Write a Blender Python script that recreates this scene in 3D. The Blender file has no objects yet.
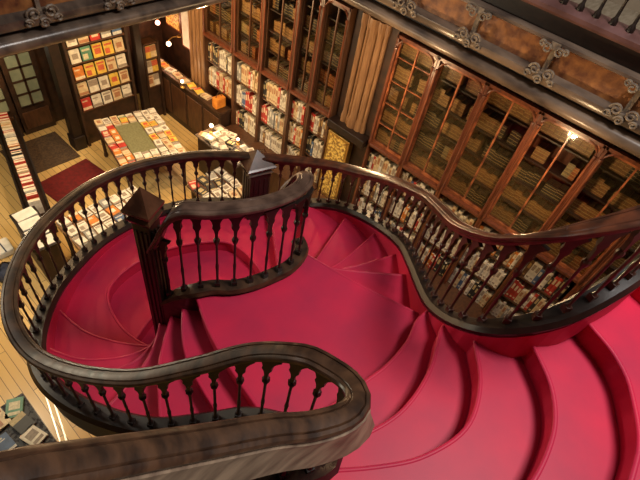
import bpy, math, random
from mathutils import Vector, Matrix
from mathutils.geometry import tessellate_polygon
random.seed(7)
R = math.radians
sc = bpy.context.scene
COL = sc.collection

# ------------------------------------------------------------ camera, world, lights, exposure
cam_d = bpy.data.cameras.new('camera'); cam = bpy.data.objects.new('camera', cam_d); COL.objects.link(cam)
FPX = 473.0
cam_d.sensor_fit = 'HORIZONTAL'; cam_d.sensor_width = 36.0; cam_d.lens = 36.0*FPX/640.0; cam_d.clip_start = .02
CX = Vector((0.67440826, -0.4796438, 0.56135134)); CY = Vector((-0.72326744, -0.58207243, 0.37158565)); CD = Vector((-0.14851838, 0.65660758, 0.7394652))
rx, ry, rz = [Vector((CX[i], CY[i], -CD[i])) for i in range(3)]     # camera right, down, forward in world
cam.matrix_world = Matrix(((rx[0], -ry[0], -rz[0], 0), (rx[1], -ry[1], -rz[1], 0), (rx[2], -ry[2], -rz[2], 6.65), (0, 0, 0, 1)))
sc.camera = cam

w = bpy.data.worlds.new('hall_ambience'); sc.world = w; w.use_nodes = True
w.node_tree.nodes['Background'].inputs[0].default_value = (1.0, .86, .74, 1)
w.node_tree.nodes['Background'].inputs[1].default_value = .07

def area(name, loc, size, power, col, rot=(0, 0, 0), sy=None):
    l = bpy.data.lights.new(name, 'AREA'); l.energy = power; l.color = col; l.shape = 'RECTANGLE'; l.size = size; l.size_y = sy or size
    o = bpy.data.objects.new(name, l); COL.objects.link(o); o.location = loc; o.rotation_euler = rot; return o
def point(name, loc, power, col, r=.05):
    l = bpy.data.lights.new(name, 'POINT'); l.energy = power; l.color = col; l.shadow_soft_size = r
    o = bpy.data.objects.new(name, l); COL.objects.link(o); o.location = loc; return o
area('skylight', (3.3, -1.2, 9.8), 1.4, 365, (1, .92, .86), rot=(R(10), R(8), 0), sy=1.6)
area('front_fill', (-.5, 6.8, 8.6), 1.6, 45, (1, .88, .76), rot=(R(-28), R(-18), 0))  # fill added over the front gallery to brighten the step edges
WARM = (1, .66, .34)
for i, (x, y, p) in enumerate([(4.3, 8.0, 60), (3.9, 6.4, 100), (2.2, 5.9, 120), (4.2, 5.5, 80), (4.6, 2.8, 45), (4.6, .7, 40), (-.4, 5.4, 190), (.9, 7.0, 80)]):
    point('hall_fill_light', (x, y, 3.5), p, WARM if i not in (6, 7) else (1, .86, .62), .06)  # unseen fill lights added to brighten shelves, tables and floor
sc.view_settings.view_transform = 'Standard'; sc.view_settings.look = 'None'; sc.view_settings.gamma = 1; sc.view_settings.use_curve_mapping = False
sc.view_settings.exposure = 0.0

# ------------------------------------------------------------ materials
MATS = {}
def mat(name, col, rough=.5, col2=None, scale=6.0, stretch=(1, 1, 1), bump=0.0, metal=0.0, emit=None, spec=.5, detail=4, lo=.35, hi=.65):
    if name in MATS: return MATS[name]
    m = bpy.data.materials.new(name); m.use_nodes = True; nt = m.node_tree; b = nt.nodes['Principled BSDF']
    b.inputs['Base Color'].default_value = (*col, 1); b.inputs['Roughness'].default_value = rough; b.inputs['Metallic'].default_value = metal
    b.inputs['Specular IOR Level'].default_value = spec
    tc = nt.nodes.new('ShaderNodeTexCoord'); mp = nt.nodes.new('ShaderNodeMapping'); nz = nt.nodes.new('ShaderNodeTexNoise')
    mp.inputs['Scale'].default_value = stretch; nz.inputs['Scale'].default_value = scale; nz.inputs['Detail'].default_value = detail
    nt.links.new(tc.outputs['Object'], mp.inputs[0]); nt.links.new(mp.outputs[0], nz.inputs[0])
    cr = nt.nodes.new('ShaderNodeValToRGB'); c2 = col2 or tuple(c*.8 for c in col)
    cr.color_ramp.elements[0].position = lo; cr.color_ramp.elements[1].position = hi
    cr.color_ramp.elements[0].color = (*c2, 1); cr.color_ramp.elements[1].color = (*col, 1)
    nt.links.new(nz.outputs['Fac'], cr.inputs[0]); nt.links.new(cr.outputs[0], b.inputs['Base Color'])
    if bump:
        bp = nt.nodes.new('ShaderNodeBump'); bp.inputs['Strength'].default_value = bump; bp.inputs['Distance'].default_value = .01
        nt.links.new(nz.outputs['Fac'], bp.inputs['Height']); nt.links.new(bp.outputs[0], b.inputs['Normal'])
    if emit:
        b.inputs['Emission Color'].default_value = (*emit[0], 1); b.inputs['Emission Strength'].default_value = emit[1]
    MATS[name] = m; return m
RAIL = mat('dark_varnished_wood', (.075, .036, .018), .36, (.020, .009, .005), 9, (1, 1, 3), .25)
DARK = mat('near_black_wood', (.018, .008, .005), .42, (.007, .0035, .0025), 12, bump=.15)
RED = mat('mahogany_wood', (.16, .045, .018), .35, (.08, .022, .010), 8, (3, 3, .6), .15)
BROWN = mat('walnut_wood', (.10, .042, .018), .42, (.06, .025, .012), 7, (3, 3, .6), .15)
DIM = mat('dark_stained_wood', (.05, .022, .011), .5, (.02, .010, .006), 7, bump=.1)
CARPET = mat('crimson_carpet', (.60, .018, .065), .48, (.42, .020, .066), 2.6, bump=.05, spec=.28, lo=.3, hi=.7)
GILT = mat('carved_gilt_panel', (.36, .15, .045), .45, (.12, .038, .016), 9, bump=.8, lo=.35, hi=.7)
MOULD = mat('marbled_moulding', (.20, .145, .105), .28, (.055, .04, .033), 5, (1, .4, 1), .3)
CAP = mat('carved_pale_bracket', (.25, .20, .145), .45, (.12, .09, .07), 20, bump=.4)
PURP = mat('plum_brown_wood', (.16, .08, .075), .35, (.09, .04, .035), 4)
PILA = mat('honey_wood', (.27, .145, .065), .4, (.18, .09, .04), 9, (3, 3, .4), .04)
PLAST = mat('pale_plaster', (.38, .31, .22), .7, (.30, .24, .17), 3)
STONE = mat('gallery_floor_boards', (.40, .34, .25), .6, (.28, .23, .16), 5, (1, 5, 1))
GREEN = mat('olive_baize', (.20, .20, .10), .8, (.15, .15, .07), 20)
BRASS = mat('aged_brass', (.62, .42, .14), .3, (.45, .28, .08), 12, metal=.9)
STEEL = mat('worn_steel', (.55, .50, .42), .3, metal=.9)
PAGES = mat('book_pages', (.72, .64, .48), .8, (.60, .52, .38), 40, (1, 1, 8))
BULB = mat('glowing_bulb', (1, .8, .6), .4, emit=((1, .72, .45), 7))
PINKB = mat('glowing_pink_bulb', (1, .5, .4), .4, emit=((1, .38, .25), 9))
WHITE = mat('white_paper', (.72, .70, .62), .6, (.60, .58, .5), 9)
NAVY = mat('navy_canvas', (.03, .04, .08), .7)
PANE = mat('frosted_door_glass', (.30, .33, .22), .25, (.22, .26, .18), 6)
GOLDBOX = mat('yellow_gold_print', (.80, .58, .14), .5, (.25, .13, .03), 22, lo=.42, hi=.58)
RUG = mat('dark_red_rug', (.16, .008, .008), .9, (.10, .006, .006), 14)
def floor_mat():
    m = bpy.data.materials.new('yellow_parquet'); m.use_nodes = True; nt = m.node_tree; b = nt.nodes['Principled BSDF']; b.inputs['Roughness'].default_value = .32
    tc = nt.nodes.new('ShaderNodeTexCoord'); mp = nt.nodes.new('ShaderNodeMapping'); mp.inputs['Rotation'].default_value[2] = R(90)
    br = nt.nodes.new('ShaderNodeTexBrick'); br.inputs['Scale'].default_value = 1.0; br.inputs['Brick Width'].default_value = 1.6; br.inputs['Row Height'].default_value = .11
    br.inputs['Mortar Size'].default_value = .004; br.inputs['Color1'].default_value = (.74, .52, .20, 1); br.inputs['Color2'].default_value = (.60, .40, .15, 1); br.inputs['Mortar'].default_value = (.16, .09, .04, 1)
    nt.links.new(tc.outputs['Object'], mp.inputs[0]); nt.links.new(mp.outputs[0], br.inputs[0]); nt.links.new(br.outputs[0], b.inputs['Base Color'])
    return m
FLOOR = floor_mat()
def glass_mat():
    m = bpy.data.materials.new('cabinet_glass'); m.use_nodes = True; nt = m.node_tree; out = nt.nodes['Material Output']
    nt.nodes.remove(nt.nodes['Principled BSDF'])
    a = nt.nodes.new('ShaderNodeBsdfTransparent'); g = nt.nodes.new('ShaderNodeBsdfGlossy'); g.inputs['Roughness'].default_value = .06
    lw = nt.nodes.new('ShaderNodeLayerWeight'); lw.inputs[0].default_value = .5; pw = nt.nodes.new('ShaderNodeMath'); pw.operation = 'POWER'; pw.inputs[1].default_value = 4.0; fr = nt.nodes.new('ShaderNodeMath'); fr.operation = 'MULTIPLY_ADD'; fr.inputs[1].default_value = .45; fr.inputs[2].default_value = .05
    nt.links.new(lw.outputs['Facing'], pw.inputs[0]); nt.links.new(pw.outputs[0], fr.inputs[0]); mx = nt.nodes.new('ShaderNodeMixShader')
    a.inputs[0].default_value = (.92, .93, .90, 1)
    nt.links.new(fr.outputs[0], mx.inputs[0]); nt.links.new(a.outputs[0], mx.inputs[1]); nt.links.new(g.outputs[0], mx.inputs[2]); nt.links.new(mx.outputs[0], out.inputs[0])
    return m
GLASS = glass_mat()

# ------------------------------------------------------------ mesh helpers
OFF = {}
class MB:
    def __init__(s): s.v = []; s.f = []; s.mi = []
    def add(s, vs, fs, mi=0):
        n = len(s.v); s.v += [tuple(v) for v in vs]; s.f += [tuple(i+n for i in f) for f in fs]; s.mi += [mi]*len(fs); return s
    def box(s, x0, x1, y0, y1, z0, z1, mi=0, M=None):
        vs = [Vector((x, y, z)) for z in (z0, z1) for x, y in ((x0, y0), (x1, y0), (x1, y1), (x0, y1))]
        if M: vs = [M @ v for v in vs]
        return s.add(vs, [(3, 2, 1, 0), (4, 5, 6, 7), (0, 1, 5, 4), (1, 2, 6, 5), (2, 3, 7, 6), (3, 0, 4, 7)], mi)
    def prism(s, poly, z0, z1, mi=0, M=None):
        n = len(poly)
        ar = sum(poly[i][0]*poly[(i+1) % n][1]-poly[(i+1) % n][0]*poly[i][1] for i in range(n))
        if ar < 0: poly = poly[::-1]
        vs = [Vector((p[0], p[1], z0)) for p in poly]+[Vector((p[0], p[1], z1)) for p in poly]
        if M: vs = [M @ v for v in vs]
        caps = [tuple(range(n-1, -1, -1)), tuple(range(n, 2*n))]
        if n > 8:
            tr = tessellate_polygon([[Vector((p[0], p[1], 0)) for p in poly]]); caps = [tuple(t) for t in tr]+[tuple(i+n for i in t) for t in tr]
        return s.add(vs, caps+[(i, (i+1) % n, n+(i+1) % n, n+i) for i in range(n)], mi)
    def lathe(s, prof, n=10, c=(0, 0, 0), mi=0, ph=0, M=None):
        vs = []
        for r, z in prof:
            for k in range(n):
                a = 2*math.pi*k/n+ph; vs.append(Vector((c[0]+r*math.cos(a), c[1]+r*math.sin(a), c[2]+z)))
        if M: vs = [M @ v for v in vs]
        fs = [(j*n+k, j*n+(k+1) % n, (j+1)*n+(k+1) % n, (j+1)*n+k) for j in range(len(prof)-1) for k in range(n)]
        fs += [tuple(range(n-1, -1, -1)), tuple(range((len(prof)-1)*n, len(prof)*n))]
        return s.add(vs, fs, mi)
    def tube(s, pts, r, n=6, mi=0):
        return s.sweep(pts, [(r*math.cos(2*math.pi*k/n), r*math.sin(2*math.pi*k/n)) for k in range(n)], mi, free=True)
    def sweep(s, pts, prof, mi=0, free=False):          # profile (side offset, height) swept along points, kept upright
        P = [Vector(p) for p in pts]; m = len(prof); vs = []
        for i, p in enumerate(P):
            t = (P[min(i+1, len(P)-1)]-P[max(i-1, 0)])
            if free:
                t.normalize(); up = Vector((0, 0, 1)) if abs(t.z) < .95 else Vector((1, 0, 0)); sd = t.cross(up).normalized(); up = sd.cross(t)
            else:
                t.z = 0; t.normalize(); sd = Vector((t.y, -t.x, 0)); up = Vector((0, 0, 1))
            vs += [p+sd*a+up*b for a, b in prof]
        fs = [(i*m+k, i*m+(k+1) % m, (i+1)*m+(k+1) % m, (i+1)*m+k) for i in range(len(P)-1) for k in range(m)]
        fs += [tuple(range(m-1, -1, -1)), tuple(range((len(P)-1)*m, len(P)*m))]
        return s.add(vs, fs, mi)
    def build(s, name, mats, parent=None, origin=None, smooth=False, bevel=0):
        off = OFF.get(parent.name, Vector((0, 0, 0))) if parent else Vector(origin or (0, 0, 0))
        me = bpy.data.meshes.new(name); me.from_pydata([tuple(Vector(v)-off) for v in s.v], [], s.f)
        for m in (mats if isinstance(mats, (list, tuple)) else [mats]): me.materials.append(m)
        me.polygons.foreach_set('material_index', s.mi)
        me.validate(); me.update()
        import bmesh
        bm = bmesh.new(); bm.from_mesh(me); bmesh.ops.recalc_face_normals(bm, faces=bm.faces); bm.to_mesh(me); bm.free()
        o = bpy.data.objects.new(name, me); COL.objects.link(o)
        if smooth:
            for p in me.polygons: p.use_smooth = True
            try: me.set_sharp_from_angle(angle=R(smooth if smooth > 1 else 40))
            except Exception: pass
        if parent: o.parent = parent; OFF[o.name] = off
        else: o.location = off; OFF[o.name] = off
        if bevel:
            b = o.modifiers.new('edge', 'BEVEL'); b.width = bevel; b.segments = 2; b.limit_method = 'ANGLE'
        return o
def tag(o, label=None, cat=None, group=None, kind=None):
    if label: o['label'] = label
    if cat: o['category'] = cat
    if group: o['group'] = group
    if kind: o['kind'] = kind
    return o
def thing(name, label, cat, loc=(0, 0, 0), group=None):
    o = bpy.data.objects.new(name, None); COL.objects.link(o); o.location = loc; o.empty_display_size = .1; OFF[o.name] = Vector(loc)
    return tag(o, label, cat, group)
def dup(o, loc, rotz=0, label=None, group=None, scale=None):
    r = o.copy(); COL.objects.link(r); r.location = loc; r.rotation_euler = (0, 0, rotz)
    if scale: r.scale = scale
    for c in o.children:
        d = c.copy(); COL.objects.link(d); d.parent = r
        for g in c.children:
            e = g.copy(); COL.objects.link(e); e.parent = d
    return tag(r, label, None, group)
def struct(o): o['kind'] = 'structure'; return o
def catmull(P, n=8):
    P = [Vector(p) for p in P]; out = []
    for i in range(len(P)-1):
        a, b, c, d = P[max(i-1, 0)], P[i], P[i+1], P[min(i+2, len(P)-1)]
        for k in range(n):
            t = k/n
            out.append(.5*((2*b)+(c-a)*t+(2*a-5*b+4*c-d)*t*t+(3*b-a-3*c+d)*t**3))
    out.append(P[-1]); return out
def resample(P, step):
    L = [0]
    for i in range(1, len(P)): L.append(L[-1]+(P[i].xy-P[i-1].xy).length)
    n = max(1, round(L[-1]/step)); out = []; j = 0
    for k in range(n+1):
        d = L[-1]*k/n
        while j < len(L)-2 and L[j+1] < d: j += 1
        t = (d-L[j])/max(1e-9, L[j+1]-L[j]); out.append(P[j].lerp(P[j+1], min(1, max(0, t))))
    return out

# ------------------------------------------------------------ structure of the hall
XW = 5.45; UF = 4.57
struct(MB().box(-4, 6.2, -4, 9.6, -.1, 0).build('floor', FLOOR))
struct(MB().box(5.85, 6.0, -4, 9.6, 0, 4.3).build('wall_right', DIM))
struct(MB().box(-4, 6.0, 9.3, 9.45, 0, 4.3).build('wall_front', DIM))
struct(MB().box(-4.15, -4, -4, 9.6, 0, 9).build('wall_left', BROWN))
struct(MB().box(-4, 8, -4.15, -4, 0, 9).build('wall_back', BROWN))
struct(MB().box(8, 8.15, -4, 9.6, 4.4, 9).build('wall_right', PLAST))
struct(MB().box(-4, 8, 9.6, 9.75, 4.4, 9).build('wall_front', PLAST))
struct(MB().box(5.42, 8, -4, 9.6, 4.3, 4.57).build('floor', STONE))
struct(MB().box(-4, 5.42, 4.88, 9.6, 4.3, 4.57).build('floor', STONE))
# landing of the upper floor that the stair arrives on, under the viewer
near_edge = [(-4, 1.2), (-1.6, .8), (-.8, .65), (-.3, .57), (-.13, .54), (.02, .49), (.26, .40), (.45, .05), (.9, -.75), (1.9, -1.25), (3.2, -1.35), (5.42, -1.0), (5.42, -4), (-4, -4)]
struct(MB().prism(near_edge, 4.3, 4.57).build('floor', STONE))

# gallery edge: a moulded fascia swept along y (right) and x (front)
def fascia(name, right, parts):
    for nm, prof, m in parts:
        mb = MB()
        if right:
            vs = [(5.34+a, y, z+.04) for y in (-4, 4.9-0.15) for a, z in prof]
        else:
            vs = [(x, 4.75+a, z+.02) for x in (-4, 5.3) for a, z in prof]
        n = len(prof); mb.add(vs, [tuple(range(n)), tuple(range(n, 2*n))]+[(i, (i+1) % n, n+(i+1) % n, n+i) for i in range(n)])
        yield nm, mb, m
rnd = [(.085-.085*math.cos(a)-.03, 4.125+.085*math.sin(a)) for a in [R(-90+k*20) for k in range(10)]]
FP = [('lower_moulding', [(.14, 4.04)]+[(-.0+.06-.09*math.cos(R(t)), 4.12+.08*math.sin(R(t))) for t in range(-80, 81, 20)]+[(.14, 4.2)], MOULD),
      ('groove', [(.10, 4.19), (.10, 4.27), (.14, 4.27), (.14, 4.19)], DARK),
      ('ledge', [(.13, 4.26), (.01, 4.26), (-.015, 4.30), (-.01, 4.35), (.05, 4.39), (.13, 4.40)], MOULD),
      ('carved_frieze', [(.07, 4.39), (.07, 4.68), (.13, 4.68), (.13, 4.39)], GILT),
      ('upper_moulding', [(.13, 4.67), (.04, 4.67), (.0, 4.69), (.0, 4.72), (.04, 4.74), (.13, 4.74)], MOULD),
      ('frieze_recess', [(.09, 4.73), (.09, 4.93), (.13, 4.93), (.13, 4.73)], DARK),
      ('curb', [(.28, 4.92), (.03, 4.92), (.0, 4.95), (.0, 4.99), (.05, 5.03), (.25, 5.03), (.28, 5.0)], PURP)]
for side, lab in (('right', 'long carved gallery edge with orange frieze above the glazed bookcases'), ('front', 'grey moulded gallery edge crossing above the shop entrance')):
    t = thing('gallery_fascia', lab, 'gallery edge', (5.3, 0, 4.05) if side == 'right' else (2, 4.75, 4.05))
    for nm, mb, m in fascia('f', side == 'right', FP): mb.build(nm, m, t, smooth=True)
    def scroll(mb, p, r, s):
        pts = []
        for k in range(15):
            a = R(k*34); q = r*(1-k/19); c = (s*q*math.cos(a), q*math.sin(a))
            pts.append((p[0]-.02, p[1]+c[0], p[2]+c[1]) if side == 'right' else (p[0]+c[0], p[1]-.02, p[2]+c[1]))
        mb.tube(pts, .013, 6)
    n = 9 if side == 'right' else 7
    for k in range(n):
        u = (-.42-.0+.72*k-1.44) if side == 'right' else (-.6+.78*k)
        if side == 'right': u = .30+.92*(k-3)
        mb = MB()
        if side == 'right':
            B = lambda a, z: (5.34+a, u, z+.03)
            mb.box(5.37, 5.42, u-.025, u+.025, 4.40, 4.74); mb.box(5.33, 5.40, u-.035, u+.035, 4.31, 4.41); mb.box(5.33, 5.40, u-.05, u+.05, 4.68, 4.75)
        else:
            B = lambda a, z: (u, 4.75+a, z)
            mb.box(u-.02, u+.02, 4.78, 4.83, 4.37, 4.70); mb.box(u-.035, u+.035, 4.73, 4.81, 4.27, 4.38); mb.box(u-.05, u+.05, 4.72, 4.81, 4.64, 4.72)
        for (du, z, r, s) in ((.08, 4.40, .065, 1), (-.08, 4.40, .065, -1), (.07, 4.64, .055, 1), (-.07, 4.64, .055, -1), (.0, 4.31, .05, 1), (.14, 4.33, .04, -1), (-.14, 4.33, .04, 1), (.13, 4.67, .035, -1), (-.13, 4.67, .035, 1)):
            b = B(-.0, z); b = (b[0], b[1]+du, b[2]) if side == 'right' else (b[0]+du, b[1], b[2])
            scroll(mb, b, r, s)
        mb.build('scroll_bracket', CAP, t, smooth=True)
# gallery balusters on the curb, with a top rail
t = thing('gallery_balustrade', 'red-brown upper gallery balustrade on a plum curb, top right corner', 'balustrade', (5.42, 0, 5.072))
pb = None
for k in range(34):
    y = -2.2+.17*k
    if pb is None:
        pb = MB().lathe([(.035, 0), (.035, .04), (.018, .07), (.014, .2), (.02, .3), (.014, .42), (.018, .6), (.03, .64), (.03, .7)], 8).build('baluster', DARK, smooth=True); pb.parent = t; pb.location = (0, y, 0)
    else:
        c = pb.copy(); COL.objects.link(c); c.parent = t; c.location = (0, y, 0)
MB().box(5.36, 5.48, -4, 4.75, 5.772, 5.842).build('handrail', RED, t, bevel=.02)

# ------------------------------------------------------------ the staircase
QL = Vector((1.04, 2.09)); QR = Vector((2.13, 1.58))
# outer centre line: x, y, tread height, rail top
LEFT = [(2.95, 3.07, 2.36, 3.22), (2.62, 3.36, 2.36, 3.22), (2.29, 3.56, 2.36, 3.21), (1.82, 3.69, 2.36, 3.22), (1.34, 3.66, 2.38, 3.25), (.92, 3.48, 2.43, 3.30), (.58, 3.22, 2.52, 3.37),
        (.30, 2.85, 2.66, 3.46), (.14, 2.48, 2.80, 3.53), (.11, 2.10, 2.93, 3.60), (.21, 1.71, 3.02, 3.77), (.40, 1.31, 3.16, 4.02), (.63, 1.03, 3.33, 4.26), (.83, .81, 3.50, 4.47),
        (.925, .58, 3.66, 4.655), (.955, .44, 3.76, 4.70), (.945, .31, 3.88, 4.755), (.88, .225, 3.98, 4.81), (.77, .215, 4.08, 4.86), (.62, .27, 4.20, 4.93), (.49, .335, 4.30, 5.02), (.26, .425, 4.45, 5.18), (.02, .50, 4.55, 5.40), (-.13, .54, 4.57, 5.54), (-.3, .57, 4.57, 5.60), (-.8, .65, 4.57, 5.62), (-1.6, .8, 4.57, 5.62)]
RIGHT = [(2.95, 3.07, 2.36, 3.22), (3.22, 2.74, 2.40, 3.26), (3.40, 2.32, 2.62, 3.38), (3.42, 1.95, 2.80, 3.52), (3.36, 1.56, 2.95, 3.72), (3.17, 1.14, 3.14, 3.96), (2.90, .86, 3.30, 4.17),
         (2.66, .64, 3.42, 4.34), (2.44, .44, 3.56, 4.56), (2.28, .26, 3.75, 4.78), (2.19, .07, 3.97, 5.04), (2.22, -.11, 4.17, 5.25), (2.33, -.25, 4.34, 5.38), (2.52, -.35, 4.48, 5.44), (2.84, -.44, 4.56, 5.46), (3.3, -.49, 4.57, 5.46), (4.2, -.50, 4.57, 5.46), (5.1, -.50, 4.57, 5.46)]
def dense(L, key):
    return catmull([(p[0], p[1], p[key]) for p in L], 8)
LZ, RZ = dense(LEFT, 2), dense(RIGHT, 2); LR, RR = dense(LEFT, 3), dense(RIGHT, 3)
def nearest(P, pt):
    return min(range(len(P)), key=lambda i: (P[i].xy-Vector(pt)).length)
def seg(P, i, j):
    return [tuple(p.xy) for p in (P[i:j+1] if i <= j else P[j:i+1][::-1])]
# nosing lines on the left: from the newel outwards (listed from the landing down)
LE = [[(1.20, 1.80), (1.04, 1.35), (.92, .60)], [(1.13, 1.88), (.88, 1.50), (.76, .90)], [(1.08, 1.97), (.74, 1.66), (.46, 1.23)], [QL, (.74, 1.84), (.22, 1.68)],
      [QL, (.66, 1.98), (.12, 2.20)], [QL, (.72, 2.14), (.40, 2.38), (.22, 2.74)], [QL, (.78, 2.36), (.58, 2.72), (.52, 3.17)]]
RE = [[QR, (2.24, 1.05), (2.42, .42)], [QR, (2.46, 1.18), (2.87, .76)], [QR, (2.60, 1.30), (3.14, 1.08)], [QR, (2.68, 1.48), (3.36, 1.50)],
      [QR, (2.70, 1.75), (3.42, 1.96)], [QR, (2.66, 2.00), (3.34, 2.50)], [QR, (2.56, 2.20), (3.10, 2.90)]]
def edge(E):
    return [tuple(p.xy) for p in catmull([(p[0], p[1], 0) for p in E], 6)]
stair = thing('staircase', 'sinuous crimson-carpeted double staircase curling down through the hall', 'staircase', (1.5, 1.5, 0))
ZL = 3.55; RI = .17
def step(poly, z, name='step', th=.30, m=CARPET, nose=()):
    o = MB().prism(poly, z-th, z).build(name, m, stair, bevel=.012)
    for e in nose:
        P = resample([Vector((p[0], p[1], z-.011)) for p in e], .05)
        n_ = MB().tube(P, .0155, 8).build('nosing', m, stair, smooth=60); n_.parent = o  # lip raised above the tread so step edges show a shading line
    return o
li = [nearest(LZ, e[-1]) for e in LE]; ri = [nearest(RZ, e[-1]) for e in RE]
for k in range(6):
    step(edge(LE[k])+seg(LZ, li[k], li[k+1])+edge(LE[k+1])[::-1][:-1], ZL-RI*(k+1), nose=[edge(LE[k+1])])
    step(edge(RE[k])+seg(RZ, ri[k], ri[k+1])+edge(RE[k+1])[::-1][:-1], ZL-RI*(k+1), nose=[edge(RE[k+1])])
# mid landing, under the far newel
E8 = [(1.04, 2.09), (.93, 2.35), (.88, 2.65), (.95, 3.0), (1.12, 3.17), (1.42, 3.24), (1.80, 3.19), (2.15, 3.03), (2.40, 2.80), (2.42, 2.40), (2.28, 1.95), (2.13, 1.58)]
e8 = edge(E8)
mid = edge(LE[6])+seg(LZ, li[6], 0)+seg(RZ, 0, ri[6])[1:]+edge(RE[6])[::-1]+e8[::-1][1:-1]
step(mid, 2.36, 'landing', nose=[e8[2:-3]])
# lower flight: falls away under the upper landing
N = [e8[6*1:6*10]]
rows = [[(1.06, 1.9), (1.12, 2.45), (1.24, 2.84), (1.67, 2.93), (2.10, 2.72), (2.24, 2.3), (2.1, 1.7)]]
prev = e8
for k in range(13):
    z = 2.36-RI*(k+1)
    dx, dy = -.10*k, -.27*k
    ax = Vector((1.32, 2.90)); cur = [(.98+dx*.55, 2.80+dy), (1.30+dx*.7, 2.93+dy), (1.67+dx*.8, 2.93+dy), (2.02+dx*.9, 2.76+dy), (2.28+dx, 2.50+dy)]
    nxt = [(x-.06, y-.27) for x, y in cur]
    c0, c1 = edge(cur), edge(nxt)
    if k == 0:
        step([(.90, 2.2)]+e8[9:55]+[(2.2, 2.1)]+c1[::-1]+[(.95, 2.3)], z) if False else step(e8[4:58]+[(2.18, 2.2)]+c1[::-1], z, nose=[c1])
    else: step(c0+c1[::-1], z, nose=[c1])
# upper landing
base_in = [(1.20, 1.80), (1.27, 1.765), (1.34, 1.72), (1.42, 1.645), (1.56, 1.575), (1.72, 1.53), (1.90, 1.50), (2.05, 1.53), tuple(QR)]
A = [(2.43, .42), (2.22, .44), (2.01, .385), (1.75, .375), (1.51, .41), (1.2, .46), (.93, .55)]
B = [(2.27, .25), (2.15, .25), (1.82, .13), (1.48, .10), (1.2, .17), (1.05, .26), (.94, .33)]
C = [(2.19, .05), (2.12, .03), (1.88, -.15), (1.58, -.23), (1.26, -.14), (1.02, .02), (.80, .21)]
D = [(2.30, -.20), (2.25, -.25), (2.05, -.47), (1.77, -.59), (1.35, -.58), (1.0, -.32), (.62, .26)]
Ee = [(2.58, -.36), (2.52, -.42), (2.42, -.62), (2.24, -.78), (1.85, -.92), (1.2, -.80), (.49, .33)]
F = [(3.02, -.45), (2.98, -.50), (2.90, -.72), (2.7, -.98), (2.2, -1.2), (1.2, -1.1), (.28, .41)]
land = edge([(p[0], p[1]) for p in base_in])+edge(RE[0])[1:]+[A[0]]+edge(A)[1:]+edge(LE[0])[::-1][:-1]
step(land, ZL, 'landing', .34, nose=[edge(LE[0]), edge(RE[0])])
ups = [A, B, C, D, Ee, F]
for k in range(5):
    a, b = edge(ups[k]), edge(ups[k+1])
    step(a+b[::-1], ZL+RI*(k+1), nose=[a])
step(edge(F)+[(.3, .3), (.45, .0), (.9, -.8), (1.9, -1.3), (3.3, -1.4), (4.6, -1.0), (4.6, -.5), (3.6, -.48)], UF, 'landing', .27)

def ribbon(P, dz0, dz1, half, offs=0):
    mb = MB(); return mb.sweep(P, [(offs-half, dz0), (offs+half, dz0), (offs+half, dz1), (offs-half, dz1)])
LZs = resample(LZ, .07); RZs = resample(RZ, .07)
for P, so in ((LZs, -1), (RZs, 1)):
    u0 = .17 if so == 1 else .11
    ribbon(P, -.32, u0, .045).build('stringer', DARK, stair, smooth=True)
    MB().sweep(P, [(a, b+u0) for a, b in [(-.065, -.05), (.065, -.05), (.075, -.01), (.05, .03), (-.05, .03), (-.075, -.01)]]).build('base_rail', DARK, stair, smooth=True)
    ribbon(P, -.18, u0-.06, .012, .056*so).build('carpet_skirt', CARPET, stair)
BL = catmull([(1.06, 2.04, ZL-.26), (1.12, 1.92, ZL-.10)]+[(p[0], p[1], ZL) for p in base_in]+[(2.17, 1.66, ZL)], 6)
Bi = resample(BL, .05)
MB().sweep(Bi, [(-.05, -.34), (.05, -.34), (.05, .02), (.065, .04), (.05, .075), (-.05, .075), (-.065, .04), (-.05, .02)]).build('base_rail', RAIL, stair, smooth=True)

# baluster: foot, turned shaft, capital and the two half arches it carries
def baluster_mesh(sp, name='baluster', m=DARK):
    mb = MB(); mb.box(-.02, .02, -.02, .02, 0, .06)
    mb.lathe([(.018, .06), (.009, .08), (.010, .22), (.013, .30), (.009, .34), (.009, .60), (.022, .64), (.024, .67), (.014, .69)], 8)
    prof = []
    for k in range(9):
        t = k/8; wv = .010+(sp/2-.010)*(t**3.6); wv += .013*math.exp(-((t-.5)/.10)**2); prof.append((min(wv, sp/2), .68+.30*t))
    poly = [(a, z) for a, z in prof]+[(-a, z) for a, z in prof[::-1]]
    vs = [(a, -.014, z) for a, z in poly]+[(a, .014, z) for a, z in poly]; n = len(poly)
    mb.add(vs, [tuple(range(n)), tuple(range(2*n-1, n-1, -1))]+[(i, (i+1) % n, n+(i+1) % n, n+i) for i in range(n)])
    o = mb.build(name, m, smooth=30); return o
HR = [(-.048, -.035), (-.048, -.022), (-.060, -.018), (-.062, .002), (-.054, .012), (-.038, .016), (-.034, .010), (-.028, .017), (0, .021), (.028, .017), (.034, .010), (.038, .016), (.054, .012), (.062, .002), (.060, -.018), (.048, -.022), (.048, -.035), (.034, -.045), (.030, -.07), (-.030, -.07), (-.034, -.045)]
protos = {}
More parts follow.
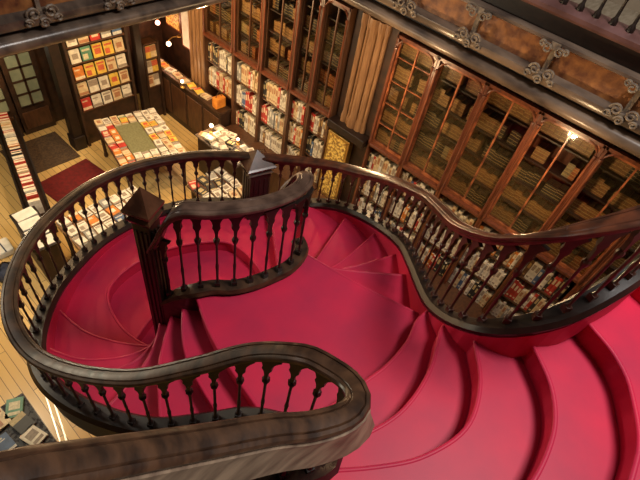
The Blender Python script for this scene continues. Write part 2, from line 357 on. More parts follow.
def balusters(parent, PZ, PR, sp, foot=.20, skip=(), first=.5, m=DARK):
    key = (sp, m.name)
    zs = resample([Vector((a.x, a.y, a.z)) for a in PZ], .02); rs = PR
    L = sum((PZ[i+1].xy-PZ[i].xy).length for i in range(len(PZ)-1)); n = int(L/sp)
    pts = resample(PZ, sp/ (n and (L/sp)/(n)) if n else sp)
    for i in range(len(pts)-1):
        a = pts[i].lerp(pts[i+1], .5); d = pts[i+1].xy-pts[i].xy
        j = nearest(PR, a.xy); h = PR[j].z-.055-(a.z+foot)
        if h < .2: continue
        if key not in protos:
            o = baluster_mesh(sp*1.02, m=m); protos[key] = o
        else:
            o = protos[key].copy(); COL.objects.link(o)
        o.parent = parent; o.location = Vector((a.x, a.y, a.z+foot))-OFF[parent.name]; o.rotation_euler = (0, 0, math.atan2(d.y, d.x)); o.scale = (1, 1, h/.98)
def newel(parent, x, y, z0, z1, wd, rot=0):
    M = Matrix.Translation((x, y, 0)) @ Matrix.Rotation(rot, 4, 'Z'); h = wd/2
    mb = MB(); mb.box(-h*.72, h*.72, -h*.72, h*.72, z0, z1-.22, M=M); mb.box(-h*.9, h*.9, -h*.9, h*.9, z0, z0+.10, M=M)
    for sx, sy in ((1, 0), (-1, 0), (0, 1), (0, -1)):
        for q in (-.4, 0, .4):
            cx, cy = sx*h*.72+(q*h if sx == 0 else 0), sy*h*.72+(q*h if sy == 0 else 0)
            mb.box(cx-.008, cx+.008, cy-.008, cy+.008, z0+.14, z1-.30, M=M)
    o = mb.build('newel_post', DARK, parent, bevel=.004)
    s2 = math.sqrt(2); mb = MB()
    mb.lathe([(h*.75*s2, z1-.24), (h*.95*s2, z1-.20), (h*.80*s2, z1-.175), (h*1.05*s2, z1-.135), (h*1.1*s2, z1-.11), (h*.98*s2, z1-.095), (.004, z1+.05)], 4, ph=math.pi/4, M=M)
    f = mb.build('finial', mat('polished_finial_wood', (.10, .04, .02), .25, (.04, .016, .009), 9), parent); OFF[f.name] = OFF[parent.name]
    f.parent = o; return o
outer = thing('balustrade', 'dark outer balustrade looping left round the stair and back to the near corner', 'balustrade', (2.95, 3.07, 2.5))
iN = 20*8                                   # the last point still carried by the stair string
MB().sweep(resample(LR, .05), [(a*.9, b) for a, b in HR]).build('handrail', RAIL, outer, smooth=35)
jb = nearest(LR, (.88, .225))
MB().sweep([p for p in resample(LR[jb:], .05)], [(-.108, -.130), (-.102, -.142), (-.055, -.142), (-.045, -.03), (-.053, -.020), (-.062, -.024), (-.068, -.05)]).build('rail_board', mat('grey_brown_board_wood', (.26, .19, .13), .4, (.10, .065, .045), 5, (1, 1, 6), .2), outer, smooth=35)  # board paler and greyer than the handrail above it
balusters(outer, LZ[:], LR, .145, foot=.14)
newel(outer, 2.97, 3.05, 2.36, 3.26, .32, R(72))
right = thing('balustrade', 'mahogany-topped right balustrade following the stair wall to a sharp cusp', 'balustrade', (3.3, 1.2, 3))
MB().sweep(resample(RR, .05), HR).build('handrail', mat('reddish_rail_wood', (.13, .04, .018), .33, (.035, .013, .008), 9, bump=.2), right, smooth=35)
balusters(right, RZ[3:], RR, .125, m=mat('red_brown_baluster_wood', (.075, .024, .013), .35, (.03, .012, .008), 12))
inner = thing('balustrade', 'short S-curved inner balustrade with a pyramid-capped newel on the red landing', 'balustrade', (1.5, 1.6, ZL))
IR = catmull([(1.05, 2.06, 3.98), (1.07, 1.98, 4.16), (1.10, 1.90, 4.38), (1.16, 1.83, 4.48), (1.31, 1.73, 4.46), (1.53, 1.61, 4.45), (1.72, 1.56, 4.43), (1.90, 1.56, 4.40), (2.05, 1.60, 4.37), (2.15, 1.69, 4.33), (2.17, 1.80, 4.22), (2.12, 1.90, 4.0)], 6)
MB().sweep(resample(IR, .04), HR).build('handrail', mat('grey_brown_rail_wood', (.14, .085, .06), .28, (.05, .028, .02), 9, bump=.2), inner, smooth=35)  # greyer and paler than the outer handrail
balusters(inner, Bi, IR, .125, foot=.075)
newel(inner, 1.05, 2.09, ZL-1.18, 4.48, .18, R(25))

# ------------------------------------------------------------ glazed bookcases on the right wall
bays = [(7.2, 6.33), (6.33, 5.61), (5.61, 4.87), (4.87, 4.41), (4.41, 3.90), (3.10, 2.44), (2.44, 1.73), (1.73, 1.01), (1.01, .24), (.24, -.5), (-.5, -1.25)]
SH_UP = [2.32, 2.67, 3.02, 3.37, 3.72]; SH_LO = [.74, 1.25, 1.75]
NAMEB = ['beside the shop counter', 'left of the far newel', 'behind the far newel', 'second left of the pilaster', 'left of the pilaster', 'right of the pilaster',
         'second right of the pilaster', 'third right of the pilaster', 'fourth right of the pilaster', 'fifth right of the pilaster', 'sixth right of the pilaster']
for k, (y1, y0) in enumerate(bays):
    t = thing('glazed_bookcase', 'tall glazed mahogany bookcase bay, the one '+NAMEB[k], 'bookcase', (5.6, (y0+y1)/2, 0), 'glazed bookcases along the right wall')
    mb = MB()
    for y in (y0+.018, y1-.018):
        mb.box(5.40, 5.84, y-.017, y+.017, 0, 4.02)
    mb.box(5.80, 5.84, y0+.002, y1-.002, 0, 4.02)
    mb.box(5.40, 5.84, y0+.002, y1-.002, 0, .06)
    mb.build('carcass', RED if k > 4 else BROWN, t, bevel=.004)
    for y in (y0+.035, y1-.035):
        MB().lathe([(.026, 2.3), (.026, 2.36), (.014, 2.38), (.014, 3.8), (.022, 3.82), (.022, 3.86)], 8, c=(5.40, y, 0)).build('colonnette', RED, t, smooth=True)
    # arched head: curved brackets springing from each post
    mb = MB()
    for y, s in ((y0, 1), (y1, -1)):
        mb.tube([(5.41, y+s*(.03+.15*(1-math.cos(a))), 3.82+.17*math.sin(a)) for a in [R(q*15) for q in range(7)]], .014, 6)
    mb.box(5.40, 5.46, y0+.002, y1-.002, 3.98, 4.02)
    mb.build('arched_head', RED, t)
    for z in SH_UP[1:]: MB().box(5.50, 5.80, y0+.022, y1-.022, z-.02, z).build('shelf', DIM, t)
    for z in SH_LO[1:]: MB().box(5.46, 5.80, y0+.022, y1-.022, z-.025, z).build('shelf', BROWN, t)
    MB().box(5.38, 5.82, y0+.022, y1-.022, 2.26, 2.31).build('sill', RED, t, bevel=.006)
    if k: MB().box(5.12, 5.40, y0+.002, y1-.002, .0, .70).box(5.08, 5.80, y0+.002, y1-.002, .70, .735).build('base_cabinet', BROWN, t)
    d = MB()
    d.box(5.455, 5.485, y0+.022, y0+.06, 2.31, 3.98).box(5.455, 5.485, y1-.06, y1-.022, 2.31, 3.98).box(5.455, 5.485, y0+.06, y1-.06, 2.31, 2.35).box(5.455, 5.485, y0+.06, y1-.06, 3.93, 3.98)
    ym = (y0+y1)/2; d.box(5.450, 5.485, ym-.010, ym+.010, 2.35, 3.93)
    if k == 5:
        for z in SH_UP[1:]: d.box(5.460, 5.480, y0+.06, y1-.06, z-.012, z+.0)
    dd = d.build('door', BROWN if k < 5 else mat('glossy_orange_mahogany', (.40, .13, .05), .28, (.12, .035, .015), 9), t)
    g = MB().box(5.468, 5.472, y0+.06, y1-.06, 2.35, 3.93).build('glass_pane', GLASS, t); g.parent = dd
# pilaster
t = thing('pilaster', 'honey wood clustered pilaster breaking the row of bookcases', 'pilaster', (5.6, 3.5, 0))
MB().box(5.50, 5.84, 3.14, 3.86, 0, 4.02).build('backing', DIM, t)
mb = MB()
for y, r in ((3.30, .03), (3.39, .05), (3.52, .065), (3.61, .028), (3.70, .04)): mb.lathe([(r*1.4, 2.30), (r*1.4, 2.42), (r, 2.5), (r, 3.86), (r*1.3, 3.92), (r*1.3, 4.04)], 10, c=(5.48, y, 0))
mb.build('clustered_shafts', PILA, t, smooth=30)
MB().box(5.30, 5.62, 3.12, 3.88, 2.18, 2.32).build('pedestal', DARK, t, bevel=.01)
t = thing('pilaster', 'brown wood pilaster behind the shop counter', 'pilaster', (5.6, 7.4, 0))
mb = MB().box(5.5, 5.84, 7.22, 7.75, 0, 4.02)
for y in (7.30, 7.42, 7.54, 7.66): mb.lathe([(.06, .0), (.06, 4.05)], 8, c=(5.48, y, 0))
mb.build('clustered_shafts', PILA, t, smooth=30)

# ------------------------------------------------------------ books
BC = {'red': ((.50, .04, .03), (.75, .6, .4)), 'white': ((.78, .74, .62), (.34, .28, .22)), 'cream': ((.70, .56, .34), (.42, .20, .10)), 'blue': ((.07, .13, .26), (.6, .6, .55)),
      'yellow': ((.75, .52, .08), (.6, .12, .05)), 'green': ((.10, .28, .18), (.65, .6, .4)), 'orange': ((.65, .22, .04), (.8, .7, .5)), 'black': ((.03, .03, .03), (.5, .4, .2)), 'grey': ((.30, .30, .28), (.7, .68, .6)), 'brown': ((.16, .08, .04), (.5, .32, .12))}
def cm(c, k):
    return mat(f'{c}_book_cover' if k == 0 else f'{c}_cover_print', BC[c][k], .5, tuple(v*.7 for v in BC[c][k]), 14 if k == 0 else 40)
def spine_book(c, v=0, th=.042, h=.27, d=.17):        # stands upright, spine faces -x, origin at foot centre
    mb = MB(); a = th/2
    mb.box(0, d, -a, -a+.003, 0, h, 0).box(0, d, a-.003, a, 0, h, 0)
    mb.prism([(0, -a), (-.004, -a*.5), (-.004, a*.5), (0, a), (.004, a), (.004, -a)], 0, h, 0)
    mb.box(.004, d-.006, -a+.003, a-.003, .004, h-.006, 1)
    mb.box(-.0055, -.003, -a*.6, a*.6, h*.55, h*.85, 2); mb.box(-.0055, -.003, -a*.55, a*.55, h*.12, h*.2, 2)
    return mb.build('book', [cm(c, 0), PAGES, cm(c, 1)])
def flat_book(c, v=0, wx=.15, wy=.21, th=.025):       # lies flat
    mb = MB(); a, b = wx/2, wy/2
    mb.box(-a, a, -b, b, 0, .003, 0).box(-a, a, -b, b, th-.003, th, 0).box(-a, -a+.003, -b, b, .003, th-.003, 0).box(-a+.003, a-.005, -b+.004, b-.004, .003, th-.003, 1)
    for q in ([(-.65, .65, -.2, .62), (-.7, .7, -.78, -.45)], [(-.8, .1, -.8, .1), (-.8, .8, .55, .75)], [(-.98, .98, .35, .97)], [(-.5, .5, -.45, .45)], [(-.8, .3, .6, .8), (-.8, .5, .4, .5), (-.98, .98, -.97, -.7)])[v]: mb.box(a*q[0], a*q[1], b*q[2], b*q[3], th, th+.0006, 2)
    return mb.build('book', [cm(c, 0), PAGES, cm(c, 1)])
def face_book(c, v=0, wd=.185, h=.24, th=.025):        # stands face out towards -y
    mb = MB(); a = wd/2
    mb.box(-a, a, 0, .003, 0, h, 0).box(-a, a, th-.003, th, 0, h, 0).box(-a, -a+.003, .003, th-.003, 0, h, 0).box(-a+.003, a-.004, .003, th-.003, .003, h-.004, 1)
    for q in ([(-.65, .65, .25, .68), (-.8, .8, .76, .9)], [(-.8, .2, .1, .5), (-.8, .8, .7, .85)], [(-.98, .98, .5, .97)], [(-.6, .6, .3, .7)], [(-.8, .3, .7, .8), (-.98, .98, .03, .25)])[v]: mb.box(a*q[0], a*q[1], -.0007, 0, h*q[2], h*q[3], 2)
    return mb.build('book', [cm(c, 0), PAGES, cm(c, 1)])
PB = {}
def book(kind, c, loc, rz=0, label=None, group=None, scale=None, rx=0, ry=0):
    v = random.randrange(5) if kind != 'spine' else 0
    key = (kind, c, v); mk = {'spine': spine_book, 'flat': flat_book, 'face': face_book}[kind]
    if key not in PB: o = PB[key] = mk(c, v)
    else: o = PB[key].copy(); COL.objects.link(o)
    o.location = loc; o.rotation_euler = (rx, ry, rz)
    o.scale = scale or (1, 1, 1)
    return tag(o, label, 'book', group)
ROW = {0: 'bottom open shelf', 1: 'middle open shelf', 2: 'top open shelf'}
mixes = ['white cream white white cream grey white brown red white'.split(), 'white cream red white cream cream orange white black white'.split(), 'red white white brown cream white black blue white cream'.split()]
cnt = 0
for k, (y1, y0) in enumerate(bays):
    for s, z in enumerate(SH_LO):
        if k == 0 and s == 0: continue
        y = y1-.03
        mix = mixes[(k+s) % 3]; c = random.choice(mix)
        while True:
            if random.random() < .62: c = random.choice(mix)
            sc_t = random.uniform(.9, 1.5); th = .042*sc_t
            if y-th < y0+.03: break
            hs = random.uniform(.9, 1.25)
            book('spine', c, (5.47+random.uniform(0, .02), y-th/2, z), 0, f'{c} book on the {ROW[s]} of the bay {NAMEB[k]}', f'{c} books on the {ROW[s]} {NAMEB[k]}', (1, sc_t, hs*1.2))
            y -= th+.001; cnt += 1
# old bound volumes behind the glass
OLD = ['brown', 'black', 'brown', 'black', 'grey', 'orange', 'black']
def vol(c):
    key = ('vol', c)
    if key in PB: o = PB[key].copy(); COL.objects.link(o); return o
    mb = MB(); a = .04
    mb.box(0, .16, -a, a, 0, .003, 0).box(0, .16, -a, -a+.004, .003, .26, 0).box(0, .16, a-.004, a, .003, .26, 0).box(-.006, .004, -a, a, 0, .26, 0).box(.004, .155, -a+.004, a-.004, .003, .25, 1)
    for zz in (.04, .10, .17, .22): mb.box(-.009, -.005, -a, a, zz, zz+.008, 2)
    cc = {'brown': (.32, .14, .045), 'black': (.03, .02, .015), 'grey': (.30, .22, .12), 'orange': (.42, .11, .03)}[c]
    o = PB[key] = mb.build('bound_volume', [mat(c+'_leather_binding', cc, .5, tuple(v*.5 for v in cc), 18), mat('dark_page_edges', (.16, .11, .06), .8, (.10, .07, .04), 40), mat('gilt_band', (.5, .34, .12), .4)])  # page edges far darker than those of the open-shelf books
    return o
SN = ['lowest', 'second', 'third', 'fourth', 'top']
for k, (y1, y0) in enumerate(bays):
    for s, z in enumerate(SH_UP):
        y = y1-.03
        if s == 4 and k < 5: continue
        zz = z if s else 2.31
        run = 0; c = 'brown'
        while True:
            if random.random() < .22: c = random.choice(OLD)
            st = random.uniform(.8, 1.15); th = .08*st
            if y-th < y0+.03: break
            if random.random() < .93:
                o = vol(c); o.location = (5.56, y-th/2, zz); o.scale = (1, st, random.uniform(.62, .82))
                tag(o, f'{c} volume on the {SN[s]} glazed shelf of the bay {NAMEB[k]}', 'bound volume', f'{c} volumes on the {SN[s]} glazed shelf {NAMEB[k]}')
            y -= th+.002

# ------------------------------------------------------------ shop counter and things on it
t = thing('shop_counter', 'long dark wooden shop counter running beneath the right wall', 'counter', (5.15, 7.8, 0))
MB().box(5.13, 5.36, 6.36, 9.2, 0, 1.04).build('body', DIM, t)
MB().box(5.10, 5.395, 6.34, 9.2, 1.04, 1.09).build('countertop', RAIL, t, bevel=.01)
for y in (6.65, 7.2, 7.75, 8.3, 8.9): MB().box(5.115, 5.135, y-.24, y+.24, .15, .92).build('front_panel', BROWN, t, bevel=.01)
t = thing('display_counter', 'low cluttered display counter at the near end of the shop counter', 'counter', (4.85, 5.6, 0))
MB().box(4.50, 5.05, 5.15, 6.28, 0, .86).build('body', DIM, t)
MB().box(4.46, 5.07, 5.10, 6.31, .86, .90).build('countertop', MOULD, t, bevel=.01)

def globe_lamp(loc, label, bulb=BULB, r=.045, h=.22, power=4):
    t = thing('table_lamp', label, 'lamp', loc, 'small glowing lamps')
    x, y, z = loc
    MB().lathe([(.05, 0), (.045, .015), (.012, .03), (.010, h-.03), (.022, h-.02), (.022, h)], 10, c=loc).build('stand', BRASS, t, smooth=True)
    MB().lathe([(.012, h)]+[(r*math.sin(R(q)), h+r-r*math.cos(R(q))) for q in range(20, 180, 20)]+[(.003, h+2*r)], 12, c=loc).build('bulb', bulb, t, smooth=60)
    point('lamp_glow', (x-.08, y-.05, z+h+.12), power, WARM, .04)
globe_lamp((5.07, 7.5, 1.09), 'small lamp glowing halfway along the dark counter', r=.035, h=.1)
globe_lamp((4.75, 6.17, .90), 'bright white globe lamp on the cluttered end of the counter', r=.04, h=.12, power=8)
globe_lamp((4.93, 5.60, .90), 'small pink lamp just beyond the far newel post', PINKB, r=.03, h=.08)
def wall_lamp(x, y, z, label, b):
    t = thing('wall_lamp', label, 'lamp', (x, y, z), 'wall lamps beside the entrance')
    MB().tube([(x+.25, y, z+.1), (x+.1, y, z+.12), (x, y, z+.08), (x, y, z+.03)], .01).build('arm', BRASS, t)
    MB().lathe([(.05*math.sin(R(q)), -.05*math.cos(R(q))) for q in range(10, 180, 20)], 12, c=(x, y, z)).build('bulb', b, t, smooth=60)
    MB().lathe([(.05, -.01), (.05, .01)], 10, c=(x+.27, y, z+.1)).build('wall_plate', BRASS, t)
    point('lamp_glow', (x-.1, y-.1, z), 7, (1, .45, .25), .04)
wall_lamp(5.55, 8.95, 1.22+.5, 'pink wall lamp highest beside the entrance shelves', PINKB)
wall_lamp(5.45, 8.45, 1.5, 'orange wall lamp above the counter', BULB)
# posters and ornament on the wall behind the counter
for i, (y, z, h, c, lab) in enumerate([(8.7, 2.2, 1.1, GOLDBOX, 'tall ornate yellow poster on the wall behind the counter'), (8.15, 1.9, 1.0, WHITE, 'pale patterned poster on the wall beside the brown pilaster'), (6.75, 2.1, .5, WHITE, 'white framed print above the counter near the bookcases'), (6.9, 1.5, .55, GOLDBOX, 'yellow print low on the wall behind the counter')]):
    t = thing('poster', lab, 'poster', (5.8, y, z))
    MB().box(5.76, 5.80, y-.26, y+.26, z-h/2, z+h/2).build('frame', RED, t); MB().box(5.75, 5.762, y-.22, y+.22, z-h/2+.04, z+h/2-.04).build('print', c, t)
t = thing('gold_display_box', 'bright yellow-gold framed display box below the pilaster', 'display box', (5.3, 3.65, .735))
MB().box(5.36, 5.48, 3.40, 4.0-.14, .735, 2.10).build('frame', BRASS, t, bevel=.01); MB().box(5.352, 5.362, 3.45, 3.81, .80, 2.05).build('print', GOLDBOX, t)
MB().box(5.12, 5.50, 3.12, 3.88, 0, .733).build('base_cabinet', BROWN, t)
# clutter on the display counter
t = thing('paper_bag', 'crumpled orange carrier bag on the near end of the counter', 'bag', (5.24, 6.55, 1.09))
MB().prism([(-.12, -.07), (.12, -.08), (.13, .06), (-.11, .08)], 0, .22, M=Matrix.Translation((5.24, 6.55, 1.09))).build('body', mat('orange_paper', (.70, .27, .03), .6, (.5, .16, .02), 9, bump=.5), t, bevel=.02)
MB().tube([(5.17+.14*i/8, 6.55, 1.31+.10*math.sin(math.pi*i/8)) for i in range(9)], .007).build('handle', RAIL, t)
cl = [('white', 'flat'), ('red', 'flat'), ('cream', 'flat'), ('grey', 'flat'), ('white', 'flat'), ('orange', 'flat'), ('cream', 'flat'), ('green', 'flat'), ('white', 'flat')]
n = 0
for i in range(3):
    for j in range(6):
        zc = .90
        for q in range(random.choice([1, 2, 3, 1])):
            if i == 1 and j == 5 or i == 2 and j == 2: break
            c = random.choice(['white', 'cream', 'grey', 'white', 'white', 'orange', 'black', 'white'])
            book('flat', c, (4.57+.18*i, 5.22+.19*j, zc), random.uniform(-.5, .5), f'{c} book in a loose pile on the low counter, {["outer","middle","inner"][i]} row', f'{c} books on the low counter, {["outer","middle","inner"][i]} row', (.85, .85, 1.5)); zc += .0385
for j in range(9):
    c = random.choice(['white', 'red', 'cream', 'yellow']); book('flat', c, (5.25, 6.95+.24*j, 1.09), random.uniform(-.3, .3), f'{c} book lying on the long shop counter', f'{c} books on the shop counter')

# ------------------------------------------------------------ table with green mat
def table(x0, x1, y0, y1, z, label, M=None, top=BROWN):
    cx, cy = (x0+x1)/2, (y0+y1)/2
    t = thing('display_table', label, 'table', (cx, cy, 0))
    MB().box(x0, x1, y0, y1, z-.05, z).build('tabletop', top, t, bevel=.01)
    MB().box(x0+.05, x1-.05, y0+.05, y1-.05, z-.16, z-.05).build('apron', DIM, t)
    for x in (x0+.08, x1-.08):
        for y in (y0+.08, y1-.08):
            MB().lathe([(.035, 0), (.045, .05), (.03, .12), (.035, z*.5), (.045, z-.16)], 10, c=(x, y, 0)).build('leg', DIM, t, smooth=True)
    return t
tt = table(3.05, 4.25, 6.1, 7.7, .8, 'large book table with an olive baize mat near the entrance')
o = MB().box(-.36, .36, -.50, .50, 0, .006).build('table_mat', GREEN); tt.rotation_euler.z = R(-12)
RT = Matrix.Translation((3.65, 6.9, 0)) @ Matrix.Rotation(R(-12), 4, 'Z') @ Matrix.Translation((-3.65, -6.9, 0))
o.location = RT @ Vector((3.58, 6.93, .8)); o.rotation_euler.z = R(-12); o.scale = (.62, .95, 1); tag(o, 'olive green baize mat in the middle of the entrance book table', 'mat')
cols = ['white', 'cream', 'yellow', 'white', 'white', 'cream', 'white', 'green', 'yellow', 'white']
for (xs, ys, side) in (([3.13, 3.27], [6.2+.2*k for k in range(8)], 'left side'), ([3.88, 4.03, 4.17], [6.2+.2*k for k in range(8)], 'right side'), ([3.42, 3.57, 3.72], [7.6, 7.5], 'far end'), ([3.42, 3.57, 3.72], [6.2, 6.37], 'near end')):
    for x in xs:
        for y in ys:
            c = random.choice(cols if side != 'left side' else ['red', 'orange', 'cream', 'white', 'yellow'])
            book('flat', c, RT @ Vector((x, y, .8)), random.uniform(-.12, .12)+R(-12), f'{c} book on the {side} of the olive mat table', f'{c} books on the {side} of the mat table', (.86, .86, random.uniform(.8, 2.2)))
# second table under the far-left sweep of the handrail
table(1.47, 2.85, 4.95, 5.85, .8, 'book table below the far-left sweep of the handrail', top=PILA)
for i in range(8):
    for j in range(4):
        c = random.choice(['white', 'white', 'cream', 'blue', 'orange', 'white', 'grey', 'white'])
        book('flat', c, (1.57+.17*i, 5.06+.225*j, .8), random.uniform(-.12, .12), f'{c} book in the {["near","second","third","far"][j]} row of the table below the handrail', f'{c} books on the table below the handrail, {["near","second","third","far"][j]} row', (.95, .92, random.uniform(.8, 2)))
# third table seen between far balusters
table(3.55, 4.35, 4.55, 5.35, .78, 'small book table seen between the balusters left of the far newel')
for i in range(4):
    for j in range(4):
        c = random.choice(['white', 'red', 'cream', 'white', 'grey', 'black'])
        book('flat', c, (3.65+.195*i, 4.65+.205*j, .78), random.uniform(-.3, .3), f'{c} book on the small table left of the far newel', f'{c} books on the small table')

# ------------------------------------------------------------ entrance: face-out display shelves, doors
def display_shelf(x0, x1, y, z0, z1, rows, label, back=DIM):
    t = thing('display_shelf', label, 'shelf', ((x0+x1)/2, y, 0))
    MB().box(x0-.05, x0, y-.12, y+.15, 0, z1).box(x1, x1+.05, y-.12, y+.15, 0, z1).build('side_panel', back, t)
    MB().box(x0, x1, y+.12, y+.15, 0, z1).build('back_panel', back, t)
    for r in range(rows+1): MB().box(x0, x1, y-.10, y+.12, z0+(z1-z0)*r/rows-.03, z0+(z1-z0)*r/rows-.005).build('shelf', BROWN, t)
    MB().box(x0, x1, y-.05, y+.12, 0, z0-.03).build('base', back, t)
    return t
display_shelf(3.24, 4.36, 8.3, .80, 2.75, 6, 'wide face-out book display facing the hall beside the entrance')
RN = ['bottom', 'second', 'third', 'fourth', 'fifth', 'top']
pat = [['red', 'white', 'white', 'cream', 'white'], ['cream', 'white', 'white', 'yellow', 'cream'], ['orange', 'yellow', 'yellow', 'cream', 'white'], ['white', 'green', 'yellow', 'yellow', 'cream'], ['white', 'cream', 'red', 'grey', 'blue'], ['white', 'white', 'white', 'white', 'cream']]
for r in range(6):
    for i in range(5):
        c = pat[r][i]
        book('face', c, (3.37+.215*i, 8.21, .80+.325*r), 0, f'{c} book face out, {RN[r]} row of the entrance display, {["far left","left of centre","centre","right of centre","far right"][i]}', 'face-out books on the entrance display', (1, 1, 1.0), rx=R(-8))
display_shelf(4.76, 5.03, 8.35, .80, 1.75, 3, 'narrow shelf of pale books between the dark post and the counter')
for r in range(3):
    for i in range(2):
        book('face', ['cream', 'white', 'yellow'][(r+i) % 3], (4.83+.135*i, 8.26, .80+.317*r), 0, f'{["cream","white","yellow"][(r+i)%3]} book on the {RN[r]} row of the narrow shelf by the counter', 'pale books on the narrow shelf', (.75, 1, 1), rx=R(-8))
t = thing('post', 'dark square post between the two entrance display shelves', 'post', (4.55, 8.15, 0)); MB().box(4.48, 4.62, 8.08, 8.22, 0, 4.28).build('shaft', DARK, t, bevel=.01); MB().box(4.45, 4.65, 8.05, 8.25, 0, .3).build('plinth', DARK, t, bevel=.01)
t = thing('post', 'black square post between the entrance door and the book display', 'post', (3.05, 8.3, 0)); MB().box(2.95, 3.13, 8.2, 8.4, 0, 4.28).build('shaft', DARK, t, bevel=.01); MB().box(2.92, 3.16, 8.17, 8.43, 0, .3).build('plinth', DARK, t, bevel=.01)
for d_i, x0 in ((1, 2.42), (2, 1.76)):
    mb = MB(); y = 9.2
    W = .62; zz = [.60+.27*i for i in range(9)]
    mb.box(x0, x0+W, y, y+.05, 0, .60).box(x0, x0+.09, y, y+.05, .60, 3.2).box(x0+W-.09, x0+W, y, y+.05, .60, 3.2).box(x0+W/2-.02, x0+W/2+.02, y, y+.05, .60, 3.2)
    for z in zz: mb.box(x0+.09, x0+W-.09, y+.0, y+.05, z-.018, z+.018)
    d = struct(mb.build(f'door_{d_i}', DIM)); OFF[d.name] = Vector((0, 0, 0))
    MB().box(x0+.09, x0+W-.09, y+.02, y+.03, .60, 3.1).build('door_glass', PANE, d)
    MB().box(x0+.05, x0+W-.05, y-.02, y, .12, .5).build('door_panel', BROWN, d, bevel=.01)
point('entrance_door_daylight', (2.4, 8.9, 1.9), 1.6, (.8, .9, .8), .2)
o = MB().box(-.55, .55, -.35, .35, 0, .012).build('rug', RUG); o.location = (2.45, 7.45, 0); o.rotation_euler.z = R(8); tag(o, 'dark red rug on the floor inside the entrance', 'rug')
o = MB().box(-.55, .55, -.5, .5, 0, .012).build('doormat', mat('coir_mat', (.10, .06, .03), .95, (.05, .03, .016), 30)); o.location = (2.7, 8.5, 0); o.location.x = 2.35; tag(o, 'dark brown doormat before the glazed entrance doors', 'mat')

# slanting low bookcase on the left
a0, a1 = Vector((1.45, 6.45)), Vector((2.12, 9.1)); dr = (a1-a0).normalized(); ang = math.atan2(dr.y, dr.x); Lc = (a1-a0).length
MM = Matrix.Translation((a0.x, a0.y, 0)) @ Matrix.Rotation(ang, 4, 'Z')
t = thing('low_bookcase', 'low slanting bookcase of red and white books at the left of the floor', 'bookcase', (a0.x, a0.y, 0))
MB().box(0, Lc, -.17, .17, 0, .50, M=MM).build('body', DIM, t); MB().box(0, Lc, -.19, -.16, .5, .62, M=MM).box(0, Lc, .16, .19, .5, .62, M=MM).build('ledge', DARK, t)
u = .05
while u < Lc-.1:
    c = random.choice(['red', 'white', 'orange', 'white', 'red', 'cream', 'black']); st = random.uniform(.9, 1.6)
    p = MM @ Vector((u, .08, .5)); book('spine', c, p, ang-math.pi/2+0, f'{c} book standing upright in the low slanting bookcase', f'{c} books in the low slanting bookcase', (1, st, random.uniform(.9, 1.2)))
    u += .042*st+.012
t = thing('leaflet_stand', 'long low stand covered in white leaflets on the parquet', 'stand', (1.2, 5.95, 0))
M2 = Matrix.Translation((1.2, 5.95, 0)) @ Matrix.Rotation(R(-4), 4, 'Z')
MB().box(-.17, .17, -.45, .45, 0, .74, M=M2).build('body', DIM, t, bevel=.01)
MB().box(-.19, .19, -.47, .47, .74, .77, M=M2).build('top', DARK, t)
for j in range(4):
    o = MB().box(-.15, .15, -.10, .10, 0, .02+.004*j).build('leaflet_stack', WHITE); o.location = M2 @ Vector((0, -.34+.225*j, .77)); o.rotation_euler.z = R(-4+6*(j % 2))
    tag(o, f'white leaflet stack on the low stand, {["nearest the stair","second from the stair","second from the far end","at the far end"][j]}', 'leaflets', 'white leaflet stacks')
# bag and parcel at the left edge of the floor
t = thing('shoulder_bag', 'dark blue rounded bag on the parquet at the left edge', 'bag', (.62, 6.0, 0))
MB().lathe([(.12, 0), (.17, .04), (.18, .12), (.14, .2), (.06, .23)], 14, c=(.62, 6.0, 0)).build('body', NAVY, t, smooth=60)
MB().tube([(.52+.2*i/8, 6.0, .21+.14*math.sin(math.pi*i/8)) for i in range(9)], .012).build('strap', DARK, t)
t = thing('paper_parcel', 'white wrapped parcel on the parquet beyond the blue bag', 'parcel', (.78, 6.55, 0))
MB().prism([(-.13, -.16), (.12, -.17), (.14, .15), (-.12, .17)], 0, .14, M=Matrix.Translation((.78, 6.55, 0))).build('wrapping', WHITE, t, bevel=.03); MB().box(.77, .79, 6.38, 6.72, .138, .145).build('ribbon', NAVY, t)
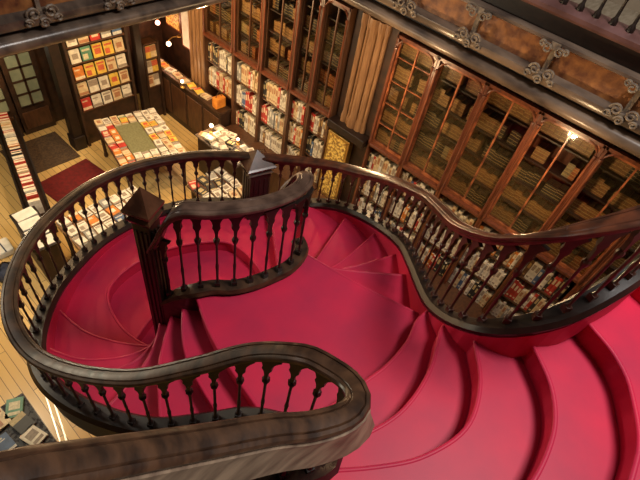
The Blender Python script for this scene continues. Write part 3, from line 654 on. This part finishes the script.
# near-left table
t = table(-1.2, -.10, 2.2, 3.55, .85, 'dark display table at the lower left edge, below the near handrail', top=mat('speckled_dark_cloth', (.09, .10, .11), .8, (.02, .02, .03), 30, lo=.45, hi=.55))
for c, x, y, rz_, lab in [('green', -.24, 3.42, -.5, 'green book at the far corner of the lower-left table'), ('black', -.26, 3.2, .2, 'black book with an orange picture on the lower-left table'), ('white', -.24, 2.98, .3, 'white and yellow book at the edge of the lower-left table'), ('cream', -.42, 3.40, .1, 'cream book behind the green one on the lower-left table'), ('blue', -.5, 3.1, .1, 'blue book on the lower-left table')]:
    book('flat', c, (x, y, .85), rz_, lab, None, (1.15, 1.1, 1.2))
for dx in (0, .07):
    P = catmull([(.60+dx, 7.6, .003), (.42+dx, 6.0, .003), (.28+dx, 4.9, .003), (.14+dx, 4.1, .003), (-.02+dx, 3.4, .003), (-.2+dx, 2.6, .003), (-.3+dx, 1.6, .003)], 8)
    o = MB().sweep(P, [(-.009, 0), (.009, 0), (.009, .006), (-.009, .006)]).build('trim_1' if dx == 0 else 'trim_2', STEEL); struct(o)
def prune(pref, nm, label, limit=298):
    L = []
    for o in list(bpy.data.objects):
        if o.type != 'MESH' or o.name.split('.')[0] != pref: continue
        c = o.matrix_basis @ (sum((Vector(b) for b in o.bound_box), Vector())/8)-Vector((0, 0, 6.65))
        x, y, z = c.dot(rx), c.dot(ry), c.dot(rz)
        u, v = 320+FPX*x/z, 240+FPX*y/z
        if z < .1 or not (-12 < u < 652 and -12 < v < 492): bpy.data.objects.remove(o); continue
        d = sorted([o.dimensions[i] if o.dimensions[i] else 1 for i in range(3)])
        L.append((-(d[1]*d[2])/z/z, o.name))
    L.sort(); rest = [bpy.data.objects[n] for _, n in L[limit:]]
    if rest:
        mb = MB(); ms = []
        for o in rest:
            ml = []
            for m in o.data.materials:
                if m not in ms: ms.append(m)
                ml.append(ms.index(m))
            n = len(mb.v); mb.v += [tuple(o.matrix_basis @ v.co) for v in o.data.vertices]
            for p in o.data.polygons: mb.f.append(tuple(i+n for i in p.vertices)); mb.mi.append(ml[p.material_index])
        for o in rest: bpy.data.objects.remove(o)
        o = mb.build(nm, ms); tag(o, label, 'books', None, 'stuff')
    print(pref, len(L), 'kept', min(limit, len(L)))
bpy.context.view_layer.update()
prune('book', 'rows_of_books', 'small far books packed on the open shelves along the right wall')
prune('bound_volume', 'rows_of_volumes', 'small far bound volumes behind the glass of the right wall bookcases')
print('books', cnt, 'objects', len(bpy.data.objects))
